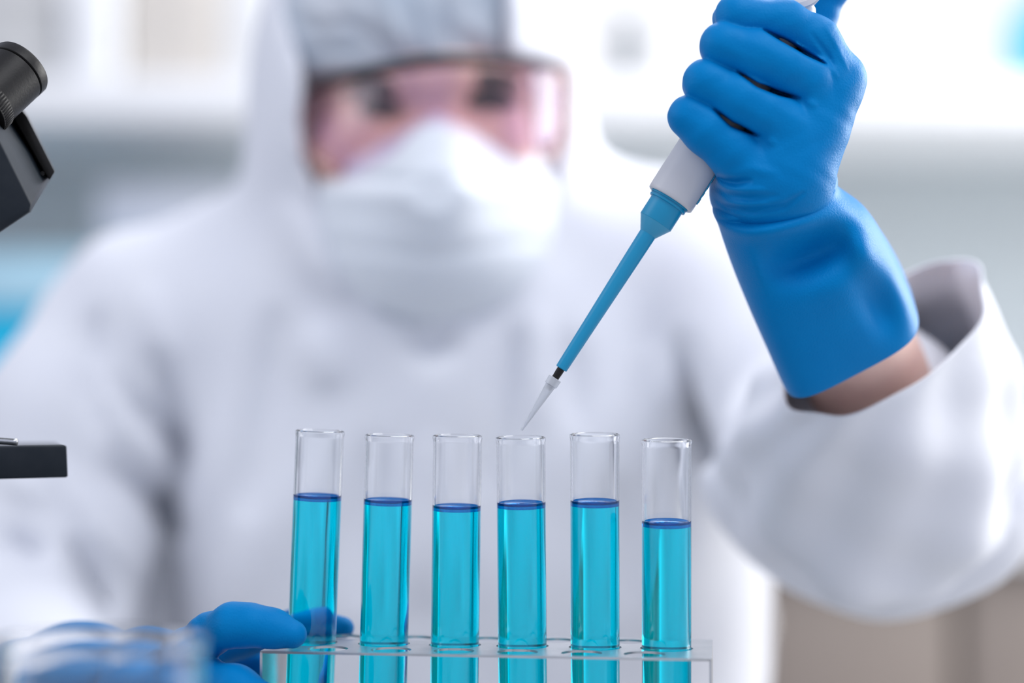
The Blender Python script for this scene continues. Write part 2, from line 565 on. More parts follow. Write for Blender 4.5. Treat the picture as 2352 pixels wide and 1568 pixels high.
def plate(holes, z, thick, bev=0.0):
    cu = bpy.data.curves.new('c', 'CURVE'); cu.dimensions = '2D'; cu.fill_mode = 'BOTH'; cu.extrude = thick / 2
    def spl(pts):
        s = cu.splines.new('POLY'); s.points.add(len(pts) - 1); s.use_cyclic_u = True
        for p_, q in zip(s.points, pts): p_.co = (q[0], q[1], 0, 1)
    spl([(0, 0), (LEN, 0), (LEN, DEP), (0, DEP)])
    for (t, o, r) in holes:
        spl([(t + r * math.cos(2 * math.pi * i / 40), o + r * math.sin(2 * math.pi * i / 40)) for i in range(40)])
    ob = bpy.data.objects.new('tmp', cu); COL.objects.link(ob)
    bpy.context.view_layer.update()
    me = bpy.data.meshes.new_from_object(ob.evaluated_get(bpy.context.evaluated_depsgraph_get()))
    bpy.data.objects.remove(ob)
    R = Matrix((Vector(e1), Vector(e2), Vector((0, 0, 1)))).transposed().to_4x4()
    R.translation = V((A[0], A[1], z - thick / 2))
    me.transform(R)
    return me


RM = Matrix((Vector(e1), Vector(e2), Vector((0, 0, 1)))).transposed()
mid = A + e1 * LEN / 2 + e2 * DEP / 2
rack = empty('test_tube_rack', (mid[0], mid[1], TABLE), 'brushed steel rack holding six tubes of cyan liquid', 'rack')
link('top_plate', plate(holes, ZP, 0.0009), M_steel, rack, smooth=False)
TB = TABLE + 0.006
link('base_plate', plate([], TB, 0.004), M_steel, rack, smooth=False)
zm = TABLE + 0.035
link('middle_plate', plate([h for h in holes if h[1] == ROW], zm, 0.0009), M_steel, rack, smooth=False)
for s in (0, 1):
    c = A + e1 * (0.0005 if s == 0 else LEN - 0.0005) + e2 * DEP / 2
    link('end_panel', box((c[0], c[1], (ZP + TABLE + 0.001) / 2 - 0.0002), (0.001, DEP, ZP - TABLE - 0.0015), RM), M_steel, rack, smooth=False)
    for o in (0.006, DEP - 0.006):
        q = A + e1 * (0.008 if s == 0 else LEN - 0.008) + e2 * o
        link('foot', lathe([(0, 0), (0, 0.004), (0.002, 0.004), (0.002, 0)], 20, (q[0], q[1], TABLE)), M_black, rack)

# ------------------------------------------------------------------ test tubes
tops = [988, 998, 999, 1003, 996, 1009]
levels = [1140, 1150, 1164, 1156, 1152, 1199]
lab = ['test tube of cyan liquid touched by the gloved fingers, leftmost in the rack',
       'second test tube of cyan liquid from the left in the rack',
       'third test tube of cyan liquid from the left in the rack',
       'test tube of cyan liquid directly under the pipette tip',
       'test tube of cyan liquid just right of the one under the pipette tip',
       'least filled test tube of cyan liquid, at the right end of the rack']
for i in range(6):
    q = A + e1 * ts[i] + e2 * ROW
    base_d = proj((q[0], q[1], ZP))[2]
    topp = P(tube_px[i][1], tops[i], base_d - (0.002 if i in (3, 4, 5) else 0.0))
    ax = topp - np.array((q[0], q[1], ZP)); axn = ax / np.linalg.norm(ax)
    k = (ZP - (TB + 0.0015)) / axn[2]
    base = np.array((q[0], q[1], ZP)) - axn * k
    H = float(np.linalg.norm(topp - base))
    rot = frame_from(axn, (1, 0, 0))
    t = empty('test_tube', base, lab[i], 'test tube', 'test tubes in the rack')
    R, wl = TR, 0.0010
    pr = []
    for a in range(0, 91, 10):
        pr.append((R - R * math.cos(math.radians(a)), R * math.sin(math.radians(a))))
    pr += [(H * 0.5, R), (H - 0.0032, R), (H - 0.0022, R), (H - 0.0012, R + 0.00025), (H - 0.0003, R + 0.0002), (H, R - wl * 0.5), (H - 0.0004, R - wl), (H - 0.002, R - wl), (H - 0.003, R - wl), (H * 0.5, R - wl)]
    for a in range(90, -1, -10):
        ri = R - wl
        pr.append((R - ri * math.cos(math.radians(a)), ri * math.sin(math.radians(a))))
    link('glass', lathe(pr, 72, base, rot), M_glass, t)
    # liquid
    lp = P(tube_px[i][0] + (tube_px[i][1] - tube_px[i][0]) * 0.7, levels[i], base_d)
    hl = float((lp - base) @ axn)
    ri = R - wl + 0.0002
    pr = []
    for a in range(0, 91, 10):
        pr.append((R - ri * math.cos(math.radians(a)), ri * math.sin(math.radians(a))))
    pr += [(hl * 0.5, ri), (hl - 0.0014, ri), (hl - 0.0014, ri * 0.6), (hl - 0.0014, 0)]
    lq = link('liquid', lathe(pr, 72, base, rot), M_liq, t, label='cyan liquid')
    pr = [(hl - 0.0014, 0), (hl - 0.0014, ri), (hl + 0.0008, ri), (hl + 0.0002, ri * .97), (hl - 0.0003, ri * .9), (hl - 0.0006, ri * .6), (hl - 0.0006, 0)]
    link('meniscus', lathe(pr, 72, base, rot), M_men, lq, label='meniscus ring with its dark optical band painted blue')

# ------------------------------------------------------------------ pipette
PXM = 0.70 / FPX
DP = 0.700
tip = P(1198, 988, DP)
ax = (0.541 * RIGHT + 0.841 * UP); ax = ax / np.linalg.norm(ax)
side = 0.841 * RIGHT - 0.541 * UP                       # towards lower right in the picture
rotp = frame_from(ax, side)
pip = empty('micropipette', tip, 'grey and blue micropipette held in the raised glove over the tubes', 'pipette')


def pl(name, prof, m, par=pip, seg=56, **kw):
    return link(name, lathe([(z * PXM, r * PXM) for z, r in prof], seg, tip, rotp, **kw), m, par)


pl('tip', [(0, 1.2), (0, 2.6), (60, 7), (122, 12), (124, 15), (142, 16), (143, 13.5), (143, 11), (124, 9.5), (60, 5), (0, 1.2)], M_tip)
pl('nozzle', [(112, 0), (112, 6.5), (125, 7.5), (160, 9), (175, 9), (175, 0)], M_black)
pl('shaft', [(168, 0), (168, 12.5), (169.5, 14), (300, 16), (450, 18.8), (538, 20), (538, 0)], M_pipb)
pl('cone', [(536, 0), (536, 20), (537, 21), (568, 40), (568, 0)], M_pipl)
pl('barrel', [(567.5, 0), (567.5, 40), (569, 41), (622, 41), (622, 0)], M_pipb)
pl('collar', [(617, 0), (617, 45.5), (618, 46.5), (622, 46.5), (622, 44.5), (625, 44.5), (625, 47.5), (634, 47.5), (634, 0)], M_pipb)
grip = pl('grip', [(632, 46), (629, 50), (628.5, 54), (631, 57), (640, 57.6), (900, 57.6), (1140, 57), (1165, 54), (1176, 46), (1178, 0)], M_pipw, ang=50)
toCam = -FWD
# ratchet strip along the right flank
for (s0, s1, m_, off, wdt, nm) in [(652, 800, M_pipb, 57.6, 9, 'slot_strip')]:
    c = tip + ax * (s0 + s1) / 2 * PXM + side * (off - 0.6) * PXM + toCam * 13 * PXM
    st = link(nm, box(c, (3.2 * PXM, wdt * PXM, (s1 - s0) * PXM), frame_from(ax, side), bevel=0.8 * PXM), m_, grip)
    for k in range(8):
        c2 = tip + ax * (s0 + 10 + k * 18) * PXM + side * (off + 0.6) * PXM + toCam * 14 * PXM
        link('notch', box(c2, (2.2 * PXM, 6 * PXM, 10 * PXM), frame_from(ax, side), bevel=0.5 * PXM), M_dark, st)
# finger rest curling over the index finger
path = [(1795, -60, -4), (1788, -22, -30), (1800, 2, -42), (1824, 14, -46), (1850, 10, -44), (1868, 0, -40), (1880, -12, -34)]
cp = catmull([P(x, y, DP + 0.0002 * z) for x, y, z in path], 6)
vv, ff = [], []
for i, p_ in enumerate(cp):
    tdir = cp[min(i + 1, len(cp) - 1)] - cp[max(i - 1, 0)]; tdir /= np.linalg.norm(tdir)
    nrm = np.cross(tdir, FWD); nrm /= np.linalg.norm(nrm)
    for (a, b) in ((-1, -1), (1, -1), (1, 1), (-1, 1)):
        vv.append(p_ + nrm * a * 9 * PXM + FWD * (0.0055 + b * 0.0075))
for i in range(len(cp) - 1):
    for k in range(4):
        l = (k + 1) % 4
        ff.append((i * 4 + k, i * 4 + l, i * 4 + 4 + l, i * 4 + 4 + k))
ff += [(0, 1, 2, 3), tuple(len(cp) * 4 - 4 + k for k in (3, 2, 1, 0))]
me = pydata(vv, ff)
bm = bmesh.new(); bm.from_mesh(me); bmesh.ops.recalc_face_normals(bm, faces=bm.faces)
ee = [e for e in bm.edges if len(e.link_faces) == 2 and e.calc_face_angle(0) > 1.0]
bmesh.ops.bevel(bm, geom=ee, offset=3 * PXM, segments=3, affect='EDGES'); bm.to_mesh(me); bm.free()
link('finger_rest', autosmooth(me, 60), M_pipw, pip)
pl('plunger_rod', [(1176, 0), (1176, 16), (1300, 16), (1300, 0)], M_pipw)
pl('plunger_button', [(1298, 0), (1298, 30), (1304, 36), (1330, 38), (1340, 30), (1342, 0)], M_pipb)

# ------------------------------------------------------------------ person
person = empty('person', P(1000, 1700, 1.2) * np.array((1, 1, 0)), 'person in white hooded coverall, mask and goggles holding a pipette in blue gloves', 'person')


def Hd(px, py, mm, r):
    return P(px, py, 0.70 + mm / 1000.0), r * PXM


# --- raised hand
fld = Field(P(1500, 620, 0.70) + np.array((0, -0.05, 0)), P(2040, -260, 0.70) + np.array((0, 0.062, 0)), 0.00056)
U, Vp, D = fld.px()
idx = [Hd(1924, 174, -4, 55), Hd(1872, 92, -9, 51), Hd(1800, 50, -13, 47), Hd(1692, 36, -15, 44), Hd(1674, 44, 6, 33), Hd(1735, 76, 22, 32)]
mdl = [Hd(1892, 226, -8, 56), Hd(1850, 182, -13, 54), Hd(1800, 154, -16, 56), Hd(1740, 128, -18, 55), Hd(1661, 104, -18, 47), Hd(1650, 112, 8, 38), Hd(1715, 140, 24, 35)]
rng = [Hd(1850, 314, -9, 56), Hd(1800, 287, -14, 57), Hd(1750, 258, -17, 57), Hd(1700, 230, -18, 56), Hd(1620, 187, -18, 45), Hd(1609, 196, 8, 37), Hd(1680, 225, 24, 34)]
ltl = [Hd(1800, 396, -8, 58), Hd(1740, 386, -11, 58), Hd(1680, 344, -14, 56), Hd(1622, 298, -16, 52), Hd(1583, 268, -16, 43), Hd(1572, 270, 6, 33), Hd(1640, 302, 22, 31)]
thm = [Hd(1830, 300, 18, 60), Hd(1858, 150, 24, 52), Hd(1872, 40, 25, 44), Hd(1918, -45, 22, 41), Hd(1918, -140, 8, 36), Hd(1925, -190, -2, 30)]
fing = fld.chain(idx, 0.004)
for c, xe in ((mdl, 1912), (rng, 1850), (ltl, 1758)):
    kk = 0.0008 + 0.012 / (1 + np.exp(-(U - xe) / 9.0))
    fing = smin(fing, fld.chain(c, 0.004), kk)
palm = fld.chain([Hd(1924, 176, 0, 55), Hd(1868, 300, 0, 62), Hd(1818, 420, 3, 74)], 0.01)
palm = smin(palm, fld.chain([Hd(1850, 320, -5, 56), Hd(1785, 428, -3, 78)], 0.01), 0.012)
palm = smin(palm, fld.chain([Hd(1795, 405, -7, 62), Hd(1752, 424, -6, 72)], 0.01), 0.012)
palm = smin(palm, fld.chain([Hd(1716, 438, 9, 88), Hd(1770, 432, 1, 84), Hd(1818, 420, -2, 80)], 0.01), 0.012)
palm = smin(palm, fld.chain([Hd(1850, 200, 2, 44), Hd(1800, 300, 2, 50), Hd(1750, 380, 2, 50)], 0.01), 0.012)
palm = smin(palm, fld.chain([Hd(1856, 110, 8, 40), Hd(1806, 212, 6, 46), Hd(1762, 300, 6, 46), Hd(1720, 370, 6, 46)], 0.01), 0.006)
kk = 0.003 + 0.008 / (1 + np.exp(-((U - 1700) * 0.5 + (Vp - 330) * 0.86) / 25.0))
hand = smin(fing, palm, kk)
hand = smin(hand, fld.chain(thm, 0.006), 0.004)
front = 1 / (1 + np.exp((D - 0.70) / 0.0035))
nr = np.abs(hand) < 0.010
# wrinkles of the glove at the heel of the hand
for pts, w_, amp in [([(1646, 402), (1664, 414), (1690, 419), (1730, 414)], 9, 0.0022),
                     ([(1640, 428), (1672, 446), (1720, 455), (1790, 448)], 9, 0.0013),
                     ([(1632, 450), (1670, 476), (1730, 486), (1800, 474), (1850, 440)], 8, 0.0015),
                     ([(1680, 398), (1730, 388), (1790, 398)], 13, -0.0006),
                     ([(1660, 432), (1700, 437), (1760, 436)], 9, -0.0010),
                     ([(1650, 462), (1700, 470), (1770, 468)], 8, -0.0008),
                     ([(1890, 50), (1925, 110), (1950, 165)], 7, -0.0004),
                     ([(1860, 72), (1900, 125), (1918, 158)], 6, 0.0006),
                     ([(1870, 100), (1900, 140), (1925, 180)], 8, -0.0005),
                     ([(1760, 322), (1785, 330)], 10, -0.0005), ([(1850, 232), (1880, 244)], 10, -0.0005)]:
    hand[nr] += front[nr] * amp * crease(U[nr], Vp[nr], pts, w_)
# web slits between the fingers
for pts in ([(1750, 66), (1800, 92), (1850, 122), (1902, 150)], [(1690, 162), (1740, 196), (1790, 215), (1842, 226)], [(1635, 247), (1680, 285), (1748, 314)]):
    hand[nr] += front[nr] * 0.0046 * crease(U[nr], Vp[nr], pts, 5.5, 0.8)
# slight surface unevenness
hand = hand + 0.00012 * np.sin(fld.X * 420 + 2 * np.sin(fld.Z * 260)) * np.sin(fld.Z * 390 + 1.7)
glove = link('glove', fld.mesh(hand), M_glove, person, label='blue nitrile glove gripping the pipette')
del fld, fing, palm, hand, U, Vp, D, front, kk


def sup(th, n):
    c, s = math.cos(th), math.sin(th)
    return math.copysign(abs(c) ** (2.0 / n), c), math.copysign(abs(s) ** (2.0 / n), s)


# --- glove cuff, an open sleeve flattened towards its end
rings = [((1678, 430), (1868, 392), (8, 30), 0.704, 0.014, 2.0),
         ((1650, 462), (1912, 385), (14, 44), 0.706, 0.0155, 2.0),
         ((1640, 486), (1920, 405), (18, 46), 0.707, 0.020, 2.1),
         ((1652, 516), (1926, 436), (22, 50), 0.711, 0.023, 2.2),
         ((1668, 565), (1988, 486), (22, 58), 0.718, 0.026, 2.3),
         ((1690, 625), (2030, 548), (22, 66), 0.727, 0.027, 2.5),
         ((1718, 690), (2056, 598), (22, 74), 0.737, 0.028, 3.4),
         ((1752, 765), (2078, 644), (24, 80), 0.747, 0.029, 4.0),
         ((1782, 832), (2092, 680), (25, 84), 0.756, 0.030, 4.2),
         ((1792, 852), (2097, 692), (25, 85), 0.759, 0.030, 4.2)]
NS = 96
dense = catmull([np.array((*L, *R_, *S_, d, Dd, n)) for L, R_, S_, d, Dd, n in rings], 7)
vv, ff = [], []
for i, q in enumerate(dense):
    L, R_, S_, d, Dd, n = q[0:2], q[2:4], q[4:6], q[6], q[7], q[8]
    t = i / (len(dense) - 1)
    for k in range(NS):
        th = 2 * math.pi * k / NS
        c, s = sup(th, n)
        x = (L[0] + R_[0]) / 2 + c * (R_[0] - L[0]) / 2 + s * S_[0]
        y = (L[1] + R_[1]) / 2 + c * (R_[1] - L[1]) / 2 + s * S_[1]
        dd = d - s * Dd
        # folds: a valley under the wrist roll on the camera side and a dent at the right
        fr = max(0.0, s)
        dd += 0.018 * fr * math.exp(-((t - 0.45 + 0.04 * c) / 0.075) ** 2) * max(0, 1 - (c - 0.1) ** 2 * 1.6)
        dd -= 0.005 * fr * math.exp(-((t - 0.33 - 0.03 * c) / 0.05) ** 2)
        dd += 0.004 * fr * math.exp(-((t - 0.235) / 0.03) ** 2)
        dd += 0.010 * math.exp(-((t - 0.68) / 0.14) ** 2 - ((c - 0.62) / 0.24) ** 2) * fr
        dd -= 0.008 * math.exp(-((t - 0.50) / 0.09) ** 2 - ((c - 0.72) / 0.2) ** 2) * fr
        vv.append(P(x, y, dd))
for i in range(len(dense) - 1):
    for k in range(NS):
        l = (k + 1) % NS
        ff.append((i * NS + k, i * NS + l, (i + 1) * NS + l, (i + 1) * NS + k))
cm = pydata(vv, ff)
cuff = link('cuff', cm, M_glove, glove)
so = cuff.modifiers.new('solid', 'SOLIDIFY'); so.thickness = 0.0009; so.offset = 0

# --- forearm seen between glove and sleeve
link('forearm', tubeline(catmull([P(1850, 640, 0.735), P(1925, 740, 0.765), P(1985, 850, 0.815), P(2020, 980, 0.88)], 6), [0.022 + 0.0006 * i for i in range(19)], 24), M_skin, person)

# --- lower hand on the rack
fld = Field(P(0, 1720, 0.70) + np.array((-0.06, -0.075, 0)), P(850, 1330, 0.70) + np.array((0.0, 0.17, 0.0)), 0.00085)


def Ha(px, py, d, r):
    return P(px, py, d), r * PXM


idx = fld.chain([Ha(385, 1530, 0.726, 48), Ha(430, 1490, 0.708, 46), Ha(480, 1458, 0.696, 47), Ha(535, 1435, 0.6875, 47), Ha(575, 1435, 0.686, 45), Ha(625, 1443, 0.6855, 41), Ha(672, 1456, 0.6850, 32)], 0.004)
mdl = fld.chain([Ha(400, 1525, 0.752, 56), Ha(560, 1460, 0.752, 46), Ha(700, 1432, 0.745, 38), Ha(788, 1441, 0.740, 27)], 0.006)
rg = fld.chain([Ha(400, 1555, 0.775, 54), Ha(520, 1528, 0.775, 46), Ha(600, 1530, 0.770, 40), Ha(650, 1560, 0.765, 32)], 0.006)
th = fld.chain([Ha(290, 1580, 0.735, 72), Ha(450, 1560, 0.698, 58), Ha(540, 1582, 0.680, 48), Ha(640, 1625, 0.668, 38)], 0.006)
pm = fld.chain([Ha(60, 1600, 0.825, 150), Ha(180, 1572, 0.79, 135), Ha(330, 1550, 0.755, 100)], 0.02)
pm = smin(pm, fld.chain([Ha(330, 1530, 0.745, 80), Ha(400, 1560, 0.77, 78)], 0.02), 0.015)
hd = smin(smin(idx, mdl, 0.0012), smin(rg, th, 0.0012), 0.0012)
hd = smin(hd, pm, 0.009)
U, Vp, D = fld.px()
hd = hd + 0.00012 * np.sin(fld.X * 300 + 2 * np.sin(fld.Z * 200)) * np.sin(fld.Y * 250 + 0.7)
hd = hd + 0.0003 * np.exp(-(seg2d(U, Vp, [(452, 1420), (470, 1470), (478, 1500)]) / 9) ** 2) + 0.0003 * np.exp(-(seg2d(U, Vp, [(420, 1440), (445, 1500)]) / 8) ** 2)
link('glove', fld.mesh(hd), M_glove, person, label='blue nitrile glove steadying the rack')
del fld, idx, mdl, rg, th, pm, hd, U, Vp, D

# --- coverall
fld = Field((-0.47, 0.62, 0.0), (0.47, 1.46, 1.42), 0.0062)
X, Y, Z = fld.X, fld.Y, fld.Z
ch = lambda pts, k: fld.chain([(P(a, b, c), r) for a, b, c, r in pts], k)
body = ch([(830, 960, 1.22, .115), (1370, 940, 1.22, .115)], 0.05)
body = smin(body, ch([(835, 1250, 1.21, .105), (1340, 1250, 1.21, .105)], 0.05), 0.10)
body = smin(body, ch([(835, 1620, 1.22, .105), (1345, 1620, 1.22, .108)], 0.05), 0.10)
body = smin(body, ch([(830, 1000, 1.22, .11), (835, 1620, 1.22, .105)], 0.05), 0.05)
body = smin(body, ch([(1360, 1000, 1.22, .11), (1345, 1620, 1.22, .107)], 0.05), 0.05)
body = smin(body, ch([(340, 765, 1.20, .070), (720, 630, 1.22, .070), (1280, 610, 1.22, .070), (1590, 640, 1.21, .072)], 0.05), 0.07)
neck = ch([(975, 420, 1.19, .100), (985, 740, 1.19, .105)], 0.05)
body = smin(body, neck, 0.05)
hood = fld.ellipsoid(P(966, 215, 1.175), (0.1175, 0.128, 0.165))
body = smin(body, hood, 0.03)
armL = ch([(335, 765, 1.20, .070), (185, 1000, 1.18, .070), (45, 1480, 1.14, .070)], 0.02)
armL = smin(armL, ch([(60, 1490, 1.13, .064), (100, 1600, .86, .036)], 0.02), 0.03)
body = smin(body, armL, 0.012)
armR = ch([(1610, 650, 1.21, .074), (2010, 1090, .95, .066)], 0.02)
mouthC = P(2022, 790, 0.795); E = P(2010, 1080, .93)
fd = mouthC - E; fd /= np.linalg.norm(fd)
fore = fld.cone(E, P(2010, 990, .865), .070, .056)
armR = smin(armR, fore, 0.03)
# drape hanging at the elbow
armR = smin(armR, ch([(1985, 1245, .93, .022), (2200, 1150, .93, .036), (1790, 1110, .95, .034), (1985, 1245, .93, .022)], 0.02), 0.035)
body = smin(body, armR, 0.022)
body = smin(body, ch([(430, 960, 1.27, .060), (400, 1250, 1.27, .060), (380, 1560, 1.25, .060)], 0.02), 0.02)
# hips, thighs, shins, overshoes
for s in (-1, 1):
    cx = -0.03
    leg = fld.chain([(np.array((cx + s * .085, 1.22, .60)), .105), (np.array((cx + s * .13, .86, .56)), .075), (np.array((cx + s * .13, .90, .30)), .062), (np.array((cx + s * .13, .93, .09)), .055)], 0.03)
    leg = smin(leg, fld.chain([(np.array((cx + s * .13, .95, .055)), .053), (np.array((cx + s * .14, .76, .045)), .043)], 0.02), 0.03)
    body = smin(body, leg, 0.04)
# cloth folds
U, Vp, D = fld.px()
fr = 1 / (1 + np.exp((D - 1.19) / 0.02))
nr = np.abs(body) < 0.035
for pts, w_, amp in [([(245, 860), (300, 930), (390, 1000), (440, 1060)], 22, .010), ([(180, 800), (300, 990), (400, 1100)], 26, -.006),
                     ([(225, 1060), (330, 1120), (430, 1240)], 28, .012), ([(120, 1060), (220, 1200), (330, 1330)], 24, -.007),
                     ([(150, 1230), (200, 1320), (260, 1430)], 20, .012), ([(0, 1230), (120, 1290)], 22, .009), ([(0, 1080), (100, 1150)], 24, -.006),
                     ([(225, 700), (215, 900), (240, 1000)], 26, .008), ([(330, 640), (380, 860)], 30, -.006), ([(360, 800), (410, 1000), (405, 1150)], 22, .010),
                     ([(640, 700), (620, 900), (560, 1200)], 40, .008), ([(720, 740), (760, 900)], 40, -.006),
                     ([(860, 650), (900, 700), (960, 720), (1020, 715)], 20, .012), ([(930, 780), (990, 800), (1060, 780)], 26, .010),
                     ([(730, 440), (800, 560), (870, 660)], 14, .008), ([(650, 460), (720, 600), (800, 690)], 34, -.006),
                     ([(1180, 740), (1150, 950), (1110, 1150)], 22, .007), ([(1300, 760), (1330, 1000)], 26, .005), ([(1240, 700), (1230, 1000)], 26, -.005),
                     ([(1565, 760), (1600, 950), (1640, 1080)], 24, .012), ([(1490, 780), (1500, 1100)], 36, -.005), ([(1420, 1100), (1450, 1400)], 40, .006),
                     ([(1000, 1000), (980, 1400)], 50, -.005), ([(860, 1000), (830, 1400)], 40, .005)]:
    body[nr] += fr[nr] * amp * 1.7 * crease(U[nr], Vp[nr], pts, w_ * 1.25)
fs = 1 / (1 + np.exp((D - 1.0) / 0.015))
for pts, w_, amp in [([(1930, 1260), (2150, 1190), (2300, 1240)], 26, .008), ([(1880, 1130), (2020, 1110), (2150, 1060)], 24, -.006), ([(1900, 1170), (2060, 1250)], 20, -.005),
                     ([(1980, 1270), (1990, 1400)], 16, -.007), ([(1760, 1000), (1830, 1180)], 30, .005), ([(2270, 850), (2330, 1050), (2310, 1200)], 24, .007),
                     ([(1990, 1020), (2200, 950)], 26, .005)]:
    body[nr] += fs[nr] * amp * 1.5 * crease(U[nr], Vp[nr], pts, w_ * 1.25)
wr = np.sin(X * 31 + 3 * np.sin(Z * 17 + 1) + 2 * np.sin(Y * 13)) * np.sin(Z * 23 + 2.5 * np.sin(X * 19) + 1.3)
body = body + 0.0028 * wr
# face opening of the hood
op = poly2d(U, Vp, [(668, -160), (655, 20), (690, 130), (700, 190), (688, 280), (705, 385), (790, 520), (872, 640), (960, 705), (1080, 700), (1180, 600), (1262, 450), (1300, 330), (1302, 165), (1165, 130), (1158, 0), (1155, -160)])
cut = np.maximum(op * 1.1 / FPX, D - 1.125)
body = smax(body, -cut, 0.008)
coverall = link('coverall', fld.mesh(body), M_cover, person, label='white hooded coverall')
del fld, body, U, Vp, D, op, cut, wr, X, Y, Z, nr, fr, fs

# --- loose end of the raised sleeve: thin cloth around the forearm
rings = [((2032, 784), (226, -68), (-58, 158), 0.800, 0.046),
         ((2030, 806), (234, -66), (-52, 166), 0.806, 0.047),
         ((2012, 880), (292, -50), (-36, 182), 0.826, 0.051),
         ((2012, 960), (322, -30), (-20, 205), 0.855, 0.057),
         ((2010, 1050), (338, -12), (-8, 240), 0.885, 0.062),
         ((2008, 1110), (328, 0), (0, 262), 0.915, 0.062),
         ((2006, 1160), (290, 0), (0, 240), 0.94, 0.055)]
dense = catmull([np.array((*c_, *a_, *s_, d, Dd)) for c_, a_, s_, d, Dd in rings], 8)
vv, ff = [], []
for i, q in enumerate(dense):
    t = i / (len(dense) - 1)
    for k in range(NS):
        th = 2 * math.pi * k / NS
        c, s_ = math.cos(th), math.sin(th)
        w_ = 1 + 0.050 * math.sin(5 * th + 6 * t) * (0.3 + t) + 0.040 * math.sin(8 * th - 9 * t + 1) * (0.5 + t * (1 - t) * 2) + 0.035 * math.sin(3 * th + 12 * t) * t + 0.035 * math.sin(6 * th + 21 * t) * t
        x = q[0] + w_ * (c * q[2] + s_ * q[4]); y = q[1] + w_ * (c * q[3] + s_ * q[5])
        if t < 0.3 and s_ < 0 and c > 0: y -= 40 * (1 - t / 0.3) * (-s_) * c      # upturned flap at the back
        vv.append(P(x, y, q[6] - w_ * s_ * q[7]))
for i in range(len(dense) - 1):
    for k in range(NS):
        l = (k + 1) % NS
        ff.append((i * NS + k, i * NS + l, (i + 1) * NS + l, (i + 1) * NS + k))
slv = link('sleeve_end', pydata(vv, ff), M_cover, coverall)
so = slv.modifiers.new('solid', 'SOLIDIFY'); so.thickness = 0.0012; so.offset = 0

# --- head inside the hood
fld = Field(P(966, 780, 1.16) + np.array((-0.12, -0.14, 0)), P(966, -190, 1.16) + np.array((0.12, 0.12, 0)), 0.0024)
ch = lambda pts, k: fld.chain([(P(a, b, c), r) for a, b, c, r in pts], k)
face = fld.ellipsoid(P(980, 280, 1.172), (0.084, 0.098, 0.118))
face = smin(face, fld.ellipsoid(P(985, 470, 1.15), (0.062, 0.07, 0.07)), 0.04)
face = smin(face, ch([(995, 220, 1.083, .009), (1002, 350, 1.063, .014)], .01), 0.02)
face = smin(face, ch([(1002, 352, 1.062, .012), (975, 366, 1.075, .011)], .01), 0.012)
face = smin(face, ch([(830, 215, 1.090, .010), (960, 190, 1.078, .010), (1060, 185, 1.078, .010), (1180, 195, 1.090, .010)], .01), 0.02)
for (x, y) in ((875, 262), (1120, 243)):
    face = smax(face, -fld.ellipsoid(P(x, y, 1.075), (0.019, 0.014, 0.011)), 0.012)
    face = smin(face, ch([(x - 60, y + 90, 1.095, .02), (x + 20, y + 100, 1.092, .02)], .02), 0.03)
face = smax(face, -ch([(950, 500, 1.078, .003), (1050, 498, 1.078, .003)], .004), .006)
head = link('head', fld.mesh(face), M_skin, person)
for (x, y) in ((875, 262), (1120, 243)):
    c = P(x, y, 1.094)
    ey = link('eye', lathe([(-.0125 * math.cos(math.radians(a)), .0125 * math.sin(math.radians(a))) for a in range(0, 181, 12)], 24, c, frame_from(-FWD, (1, 0, 0))), M_eye, head)
    link('iris', lathe([(.0105, 0), (.0105, .0068), (.0128, .0060), (.0138, 0)], 20, c, frame_from(-FWD, (1, 0, 0))), M_iris, ey)
    link('eyelid_with_dark_reflection', tubeline(catmull([P(x - 62, y + 4, 1.086), P(x - 25, y - 20, 1.079), P(x + 20, y - 22, 1.079), P(x + 62, y, 1.086)], 5), [0.0028 + 0.0032 * math.sin(math.pi * i / 15) for i in range(16)], 8), M_hair, ey)  # lid thickened and dark to imitate the dark reflections around the eyes
    link('eyebrow', tubeline(catmull([P(x - 85, y - 42, 1.083), P(x - 20, y - 66, 1.073), P(x + 75, y - 56, 1.072)], 6), [0.0016 + 0.0034 * math.sin(math.pi * (i + 1) / 14) for i in range(13)], 8), M_hair, head)
# cap under the hood
cap = fld.ellipsoid(P(930, 90, 1.170), (0.098, 0.105, 0.090))
cap = smax(cap, -(fld.Z - (P(0, 178, 1.1)[2] + 0.0)), 0.006)
U, Vp, D = fld.px()
for pts, w_, amp in [([(870, -60), (905, 60), (930, 150)], 18, -.006), ([(760, 40), (850, 70), (930, 140)], 14, .006), ([(680, 0), (780, 50)], 16, -.004), ([(1010, -60), (1030, 150)], 16, .005), ([(1060, 40), (1120, 90), (1160, 160)], 16, -.005), ([(700, 120), (850, 110)], 12, .005)]:
    cap = cap + amp * crease(U, Vp, pts, w_)
cap = cap + 0.0015 * np.sin(fld.X * 90 + 3 * np.sin(fld.Z * 60)) * np.sin(fld.Z * 70)
link('cap', fld.mesh(cap), M_cap, person, label='grey cap under the hood')
